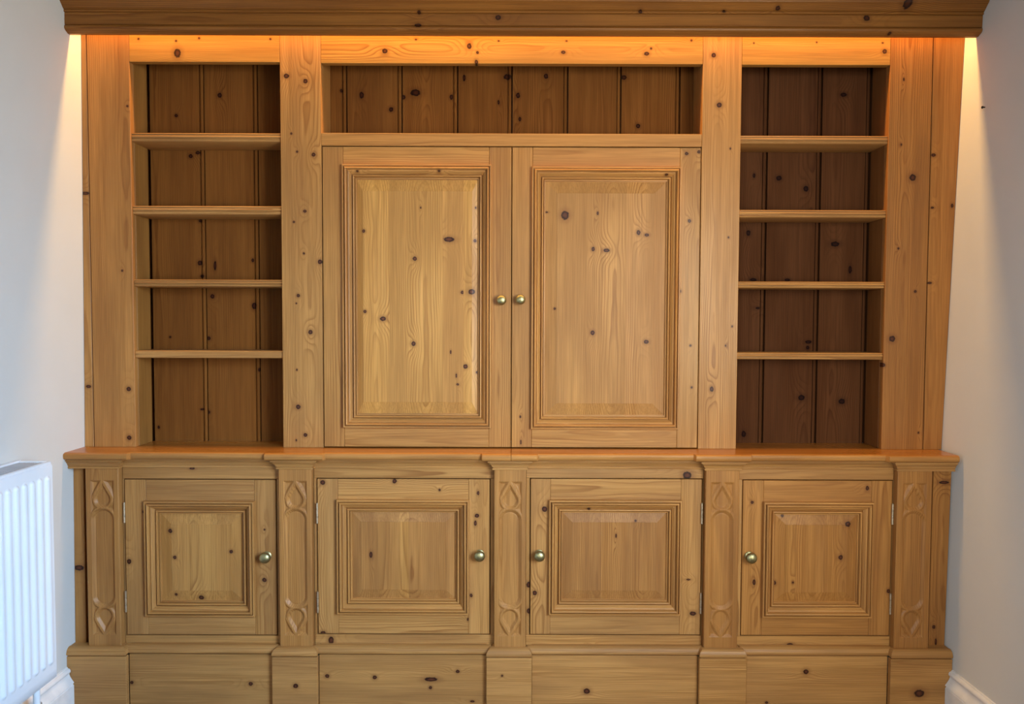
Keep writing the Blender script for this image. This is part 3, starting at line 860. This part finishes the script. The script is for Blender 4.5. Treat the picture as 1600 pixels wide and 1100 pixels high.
# ------------------------------------------------------------------ the base: pilasters and panelled cabinets
YP, YD = -0.090, -0.065                    # pilaster faces and door faces
BED = [(0, 0.8165), (0.0050, 0.8166), (0.0058, 0.8180), (0.0058, 0.8222), (0.0034, 0.8226), (0.0034, 0.8242), (0.0062, 0.8260), (0.0082, 0.8310), (0.0120, 0.8362), (0.0160, 0.8390), (0.0160, 0.8402),
       (0.0135, 0.8404), (0.0135, 0.8420), (0.0195, 0.8424), (0.0205, 0.8440), (0.0205, 0.8468), (0.0160, 0.8470), (0.0160, 0.8484), (0, 0.8484)]
CAPM = [(-0.004, 0.2255), (0.0030, 0.2250), (0.0085, 0.2225), (0.0130, 0.2180), (0.0160, 0.2120), (0.0172, 0.2070), (0.0166, 0.2025), (0.0150, 0.2006), (0.0085, 0.2002), (0.0085, 0.1970), (-0.004, 0.1970)]


def wood_sweep(name, parent, prof, path, normals=None, tint=None, off=0):
    vs, fs = sweep(prof, path, normals)
    g = grain_spec('x', path[0][0], path[-1][0], prof[0][1] - .03, prof[0][1] + .03, 0.04, off)
    return mk(name, [(vs, fs, g, tint or tone(0.05))], parent, PINE, 0, 32)


def carving(name, parent, x0, x1, z0, z1, soft, tint):
    """the gothic pilaster front: long round-ended sunk panel between two pointed drops, chip-cut spandrels, one surface"""
    st = 0.00125
    nx, nz = int((x1 - x0) / st) + 1, int((z1 - z0) / st) + 1
    X, Z = np.meshgrid(np.linspace(x0, x1, nx), np.linspace(z0, z1, nz))
    u = X - ((x0 + x1) / 2 + 0.0003)
    zm = 0.5185
    zz = np.abs(Z - zm)                     # the lower half mirrors the upper
    half = 0.1650
    ro = 0.0372
    oval = np.hypot(u, np.maximum(zz - (half - ro), 0)) - ro
    # pointed drop: a round foot with tangents to a point
    cz, rd, ap = half + 0.0300, 0.0268, half + 0.0835
    h = ap - cz
    sa = rd / h
    ca = math.sqrt(1 - sa * sa)
    au = np.abs(u)
    circ = np.hypot(u, zz - cz) - rd
    line = au * ca + (zz - ap) * sa         # signed distance to the straight side
    tz = cz + rd * sa
    drop = np.where((zz - cz) * ca > au * sa * 0 + rd * sa * 0 + 0.0, np.maximum(line, -1), circ)
    along = -au * sa + (zz - cz) * ca       # past the tangent point the side is straight
    drop = np.where(along > 0, line, circ)

    def sunk(d, w, dep):
        t = np.clip(-d / w, 0, 1)
        return dep * np.clip(0.12 * (t > 0) + 0.88 * t, 0, 1)
    dep = np.maximum(sunk(oval, 0.0090, 0.0082), sunk(drop, 0.0076, 0.0082))
    # bead line inside the sunk oval
    dep = dep + 0.0010 * np.exp(-((oval + 0.0100) / 0.0010) ** 2)
    # spandrels beside each point, cut as facets, and the small chips between drop and oval
    edge = np.minimum(0.0385 - au, (half + 0.0935) - zz)
    sp = np.minimum(edge * 1.0, (drop - 0.0078))
    sp = np.where(zz > cz + 0.004, sp, 0)
    chip = np.minimum(np.minimum(oval - 0.0050, drop - 0.0050), 0.0385 - au)
    chip = np.where((zz > half - 0.030) & (zz < cz + 0.004), chip, 0)
    dep = np.maximum(dep, np.clip(sp * 1.0, 0, 0.0075))
    dep = np.maximum(dep, np.clip(chip * 1.0, 0, 0.0050))
    dep = dep * soft
    # eased outer arrises
    e = np.minimum(X - x0, x1 - X)
    dep = dep + np.clip(0.0030 - e, 0, 1) ** 2 * 220
    Y = YP + dep
    vs = np.stack([X, Y, Z], -1).reshape(-1, 3)
    i = np.arange(nx * nz).reshape(nz, nx)
    fs = np.stack([i[:-1, :-1], i[:-1, 1:], i[1:, 1:], i[1:, :-1]], -1).reshape(-1, 4)
    # sides and back of the shaft
    n0 = len(vs)
    extra, ef = [], []
    for col, xx in ((0, x0), (nx - 1, x1)):
        base = n0 + len(extra)
        extra += [(xx, YD + .004, Z[r, 0]) for r in range(nz)]
        for r in range(nz - 1):
            q = (i[r, col], i[r + 1, col], base + r + 1, base + r)
            ef.append(q if col == 0 else q[::-1])
    V = np.concatenate([vs, np.array(extra)])
    F = np.concatenate([fs, np.array(ef)])
    mid = (V.min(0) + V.max(0)) / 2
    me = bpy.data.meshes.new(name)
    me.from_pydata((V - mid).tolist(), [], F.tolist())
    g = grain_spec('z', x0, x1, z0, z1, 0.03)
    a = me.attributes.new('grain', 'FLOAT_VECTOR', 'POINT')
    gv = np.stack([V[:, 2] + g['ou'], V[:, 0] - g['pv'], g['w0'] + V[:, 1] - YP], -1).astype(np.float32)
    a.data.foreach_set('vector', gv.ravel())
    a = me.attributes.new('tint', 'FLOAT_COLOR', 'POINT')
    a.data.foreach_set('color', np.tile(np.array(tint, np.float32), (len(V), 1)).ravel())
    me.materials.append(PINE)
    me.shade_smooth()
    me.set_sharp_from_angle(angle=math.radians(40))
    return link(name, me, parent, mid)


PIL = [  # shaft x0, x1; block x0, x1; carving depth; where it stands
    (-1.4018, -1.2930, wl(.1) + .001, -1.2668, 1.0, 'carved gothic pine pilaster at the far left of the base, next to the radiator'),
    (-0.7668, -0.6580, -0.7868, -0.6372, 1.0, 'carved gothic pine pilaster second from the left, under the left-hand post of the tall cupboard'),
    (-0.0572, 0.0475, -0.0812, 0.0682, 1.0, 'carved gothic pine pilaster in the middle of the base, between the two inner door knobs'),
    (0.6388, 0.7490, 0.6200, 0.7755, 0.75, 'carved gothic pine pilaster second from the right, with a worn shallow carving'),
    (1.2692, 1.3834, 1.2494, wr(.15) - .001, 0.7, 'carved gothic pine pilaster at the far right of the base, beside the bare wall'),
]
for k, (x0, x1, b0, b1, soft, lab) in enumerate(PIL):
    p = thing('pilaster', lab, 'pilaster', ((x0 + x1) / 2, -0.08, 0), 'carved pilasters along the base')
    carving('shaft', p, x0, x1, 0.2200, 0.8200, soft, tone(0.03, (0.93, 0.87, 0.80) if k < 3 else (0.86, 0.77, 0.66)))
    left, right = k == 0, k == 4
    if left:
        path, nrm = [(wl(.83) + .001, YP), (x1, YP), (x1, YD - .0005)], None
    elif right:
        path, nrm = [(x0, YD - .0005), (x0, YP), (wr(.83) - .011, YP)], None
    else:
        path, nrm = [(x0, YD - .0005), (x0, YP), (x1, YP), (x1, YD - .0005)], None
    wood_sweep('capital', p, BED, path, nrm)
    yb = -0.112
    i0, i1 = b0 + (0 if left else .017), b1 - (0 if right else .017)
    z1 = 0.1968
    board('plinth_block', p, 'x', b0, b1, yb, YD - .028, 0.0, z1, 'B', depth=0.02)
    yi = yb + 0.015
    path = ([(b0, yi)] if left else [(i0, YD - .020), (i0, yi)]) + ([(b1, yi)] if right else [(i1, yi), (i1, YD - .020)])
    wood_sweep('plinth_cap', p, CAPM, path)
    mk('cap_core', [(box_v(i0 + .001, i1 - .001, yi + .001, YD, .1972, .2245), BOXF, grain_spec('x', i0, i1, .19, .23), tone(.04))], p, PINE)

CAB = [  # door x0, x1, z0, z1; moulding; widths of stiles; knob; hinge side; label
    dict(x=(-1.2862, -0.7835), z=(0.2520, 0.7745), mo=(-1.2170, -0.8525, 0.3180, 0.7050), sl=0.0720, sr=0.0720, rt=0.0720, rb=0.0680, kn=(-0.8143, 0.5200), side=-1,
         cuts=[-1.075, -0.985], t=[(1.0, .98, .86), (1.04, 1.04, .92), (1.0, .97, .84)], b=0.038,
         label='square-panelled pine base cabinet furthest left, next to the white radiator', span=(-1.2915, -0.7680)),
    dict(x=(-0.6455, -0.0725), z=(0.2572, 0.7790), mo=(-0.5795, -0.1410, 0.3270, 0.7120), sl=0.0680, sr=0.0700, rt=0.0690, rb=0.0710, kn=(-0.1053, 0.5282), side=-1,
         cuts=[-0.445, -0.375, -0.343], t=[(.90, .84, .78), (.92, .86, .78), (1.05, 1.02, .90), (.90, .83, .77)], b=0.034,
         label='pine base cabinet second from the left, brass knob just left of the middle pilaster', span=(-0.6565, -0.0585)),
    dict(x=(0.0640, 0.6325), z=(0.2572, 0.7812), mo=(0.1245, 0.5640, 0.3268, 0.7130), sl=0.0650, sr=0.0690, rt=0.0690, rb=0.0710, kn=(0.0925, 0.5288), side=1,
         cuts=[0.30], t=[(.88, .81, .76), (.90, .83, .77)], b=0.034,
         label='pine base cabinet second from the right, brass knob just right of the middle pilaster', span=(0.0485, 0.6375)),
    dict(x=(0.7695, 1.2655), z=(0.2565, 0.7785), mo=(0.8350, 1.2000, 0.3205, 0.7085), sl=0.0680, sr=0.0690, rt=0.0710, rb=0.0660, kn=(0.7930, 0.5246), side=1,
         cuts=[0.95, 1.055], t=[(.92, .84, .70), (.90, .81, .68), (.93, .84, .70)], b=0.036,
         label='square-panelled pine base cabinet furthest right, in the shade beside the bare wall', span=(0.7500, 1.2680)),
]
for c in CAB:
    s0, s1 = c['span']
    x0, x1 = c['x']
    z0, z1 = c['z']
    th = 0.022
    b = thing('base_cabinet', c['label'], 'cabinet', ((s0 + s1) / 2, -0.05, 0), 'panelled base cabinets')
    G = 0.0033
    board('frieze_rail', b, 'x', s0, s1, YD, YD + th, z1 + G, 0.8165, 'B', bevel=.0008)
    board('bottom_rail', b, 'x', s0, s1, YD, YD + th, 0.2060, z0 - G, 'B', bevel=.0008)
    board('face_stile', b, 'z', s0, x0 - G, YD, YD + th, z0 - G + .0004, z1 + G - .0004, 'B', bevel=.0006)
    board('face_stile', b, 'z', x1 + G, s1, YD, YD + th, z0 - G + .0004, z1 + G - .0004, 'B', bevel=.0006)
    wood_sweep('bed_moulding', b, BED, [(s0, YD), (s1, YD)])
    hx = x0 - 0.0005 if c['side'] < 0 else x1 + 0.0005
    hz = [(0.6300, 0.6990), (0.3290, 0.4010)] if c['side'] < 0 else [(0.6330, 0.7030), (0.3300, 0.4010)]
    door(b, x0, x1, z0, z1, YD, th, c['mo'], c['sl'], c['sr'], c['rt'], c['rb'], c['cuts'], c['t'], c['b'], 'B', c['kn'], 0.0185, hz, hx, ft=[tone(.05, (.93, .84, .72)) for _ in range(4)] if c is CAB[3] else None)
    # plinth between the blocks
    p0, p1 = s0 - 0.012, s1 + 0.012
    p0 = {-1.2915: -1.2664, -0.6565: -0.6368, 0.0485: 0.0686, 0.7500: 0.7759}[s0]
    p1 = {-0.7680: -0.7872, -0.0585: -0.0816, 0.6375: 0.6196, 1.2680: 1.2490}[s1]
    board('plinth_board', b, 'x', p0, p1, -0.092, YD - .002, 0.0, 0.1968, 'B', depth=0.018)
    cap = [(o, z) for o, z in CAPM]
    wood_sweep('plinth_cap', b, cap, [(p0 - .015, -0.0775), (p1 + .015, -0.0775)])
    mk('cap_core', [(box_v(p0, p1, -.0765, YD + .01, .1972, .2245), BOXF, grain_spec('x', p0, p1, .19, .23), tone(.04))], b, PINE)
    board('carcass_back', b, 'z', s0, s1, 0.100, 0.112, 0.0, 0.846, tint=(.6, .5, .4))

# narrow upright strips that close the base against the two walls
for nm, lab, cx, main, inner, tn in (
        ('end_panel', 'narrow upright pine strip at the far left end of the base, next to the radiator', -1.43,
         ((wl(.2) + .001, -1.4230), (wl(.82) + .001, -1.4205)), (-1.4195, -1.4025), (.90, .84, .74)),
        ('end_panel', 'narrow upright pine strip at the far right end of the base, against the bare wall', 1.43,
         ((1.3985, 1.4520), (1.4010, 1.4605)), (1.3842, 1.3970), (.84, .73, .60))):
    e = thing(nm, lab, 'panel', (cx, -0.05, 0.2), 'end strips of the base')
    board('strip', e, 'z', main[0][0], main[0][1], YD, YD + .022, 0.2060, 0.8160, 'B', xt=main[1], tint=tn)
    board('rebate', e, 'z', inner[0], inner[1], YD + .012, YD + .022, 0.2060, 0.8160, tint=(.8, .7, .6))

# ------------------------------------------------------------------ radiator
rd = thing('radiator', 'white fluted panel radiator on the wall beside the carved base', 'radiator', (-1.39, -0.9, 0.22))
RX, RB, RE, RS = -1.347, -1.447, -0.345, -1.545         # front face, back, far end, near end
RZ0, RZ1 = 0.243, 0.886


def fluted(name, x, sign, parent, mat):
    """pressed steel panel: upright flutes with rounded ends, rolled top edge"""
    ys = np.concatenate([[RE, RE - .002], np.arange(RE - .004, RS, -0.0030), [RS]])
    zs = np.concatenate([[RZ0, RZ0 + .004, RZ0 + .030, RZ0 + .046], np.linspace(RZ0 + .050, RZ0 + .075, 10), np.linspace(RZ0 + .10, RZ1 - .085, 6),
                         np.linspace(RZ1 - .062, RZ1 - .034, 12), [RZ1 - .022, RZ1 - .012, RZ1 - .006, RZ1 - .002, RZ1]])
    Yg, Zg = np.meshgrid(ys, zs)
    pitch = 0.0333
    t = (RE - 0.0275 - Yg) / pitch
    k = np.round(t)
    dy = (t - k) * pitch
    inside = (k >= 0) & (Yg > RS + .012)
    za, zb = RZ0 + .0625, RZ1 - .0475
    d = np.hypot(dy, np.maximum(np.maximum(Zg - zb, za - Zg), 0))
    w = 0.0118
    hgt = np.where(inside, np.clip(1 - (d / w), 0, 1), 0)
    hgt = 0.0068 * np.sin(np.clip(hgt * 1.5, 0, 1) * math.pi / 2) ** 1.4
    roll = np.clip((Zg - (RZ1 - .010)) / .010, 0, 1) ** 2 * .010 + np.clip((RZ0 + .006 - Zg) / .006, 0, 1) ** 2 * .006
    Xg = x + sign * (hgt - roll - np.where(Yg > RE - .001, .006, 0))
    vs = np.stack([Xg, Yg, Zg], -1).reshape(-1, 3)
    i = np.arange(vs.shape[0]).reshape(Yg.shape)
    fs = np.stack([i[:-1, :-1], i[:-1, 1:], i[1:, 1:], i[1:, :-1]], -1).reshape(-1, 4)
    if sign > 0:
        fs = fs[:, ::-1]
    mid = (vs.min(0) + vs.max(0)) / 2
    me = bpy.data.meshes.new(name)
    me.from_pydata((vs - mid).tolist(), [], fs.tolist())
    me.materials.append(mat)
    me.shade_smooth()
    me.set_sharp_from_angle(angle=math.radians(60))
    return link(name, me, parent, mid)


FW = (1, 1, 1, 1)
fluted('front_panel', RX, 1, rd, ENAMEL)
mk('rear_panel', [(box_v(RB, RB + .012, RS, RE, RZ0, RZ1), BOXF, None, FW)], rd, ENAMEL, .003)
mk('water_channel', [(box_v(RB + .012, RX - .012, RS + .02, RE - .03, RZ0 + .004, RZ0 + .030), BOXF, None, FW)], rd, ENAMEL, .004)
mk('end_panel', [(box_v(RB - .003, RX - .006, RE - .0015, RE + .001, RZ0 + .02, RZ1 - .004), BOXF, None, FW)], rd, ENAMEL, .0006)
mk('end_panel', [(box_v(RB - .003, RX - .006, RS - .001, RS + .0015, RZ0 + .02, RZ1 - .004), BOXF, None, FW)], rd, ENAMEL, .0006)
top = mk('top_cover', [(box_v(RB - .004, RB + .010, RS, RE, RZ1 - .006, RZ1 + .006), BOXF, None, FW), (box_v(RX - .016, RX - .004, RS, RE, RZ1 - .010, RZ1 + .003), BOXF, None, FW),
                       (box_v(RB + .010, RX - .016, RE - .014, RE, RZ1 - .006, RZ1 + .005), BOXF, None, FW)], rd, ENAMEL, .002)
for k in range(6):
    xa = RB + .0125 + k * .0120
    mk('grille_slat', [(box_v(xa, xa + .0092, RS + .002, RE - .016, RZ1 - .003, RZ1 + .0015), BOXF, None, FW)], top, GRILLE, .001)
mk('convector_fins', [(box_v(RB + .014, RX - .014, RS + .03, RE - .03, RZ0 + .05, RZ1 - .03), BOXF, None, FW)], rd, GRILLE, .002)
v, f = tube((-1.392, -0.372, 0.262), (-1.392, -0.372, 0.176), 0.0095)
v2, f2 = tube((-1.392, -0.372, 0.180), (-1.392, -0.372, 0.0), 0.0075)
mk('pipe', [(v, f, None, FW), (v2, f2, None, FW)], rd, ENAMEL, 0, 40)
va = mk('valve', [(*tube((-1.392, -0.372, 0.176), (-1.392, -0.372, 0.140), 0.0135), None, FW), (*tube((-1.392, -0.372, 0.160), (-1.392, -0.455, 0.160), 0.0115), None, FW)], rd, CHROME, 0, 40)
mk('valve_nut', [(*tube((-1.392, -0.400, 0.160), (-1.392, -0.425, 0.160), 0.0165, n=6), None, FW)], va, COPPER, .001)
for y in (-0.55, -1.30):
    mk('wall_bracket', [(box_v(-1.462, RB, y - .02, y + .02, 0.30, 0.80), BOXF, None, FW)], rd, ENAMEL, .002)

# a bare screw left in the wall
v, f = tube((1.482, -0.150, 1.980), (1.474, -0.151, 1.9795), 0.0022, n=10)
v2, f2 = tube((1.4745, -0.151, 1.9795), (1.4725, -0.1512, 1.9794), 0.0042, n=10)
sc = mk('wall_screw', [(v, f, None, FW), (v2, f2, None, FW)], None, DARK, 0, 40)
sc['label'], sc['category'], sc['kind'] = 'tiny dark screw sticking out of the bare wall beside the dark niche', 'screw', 'thing'
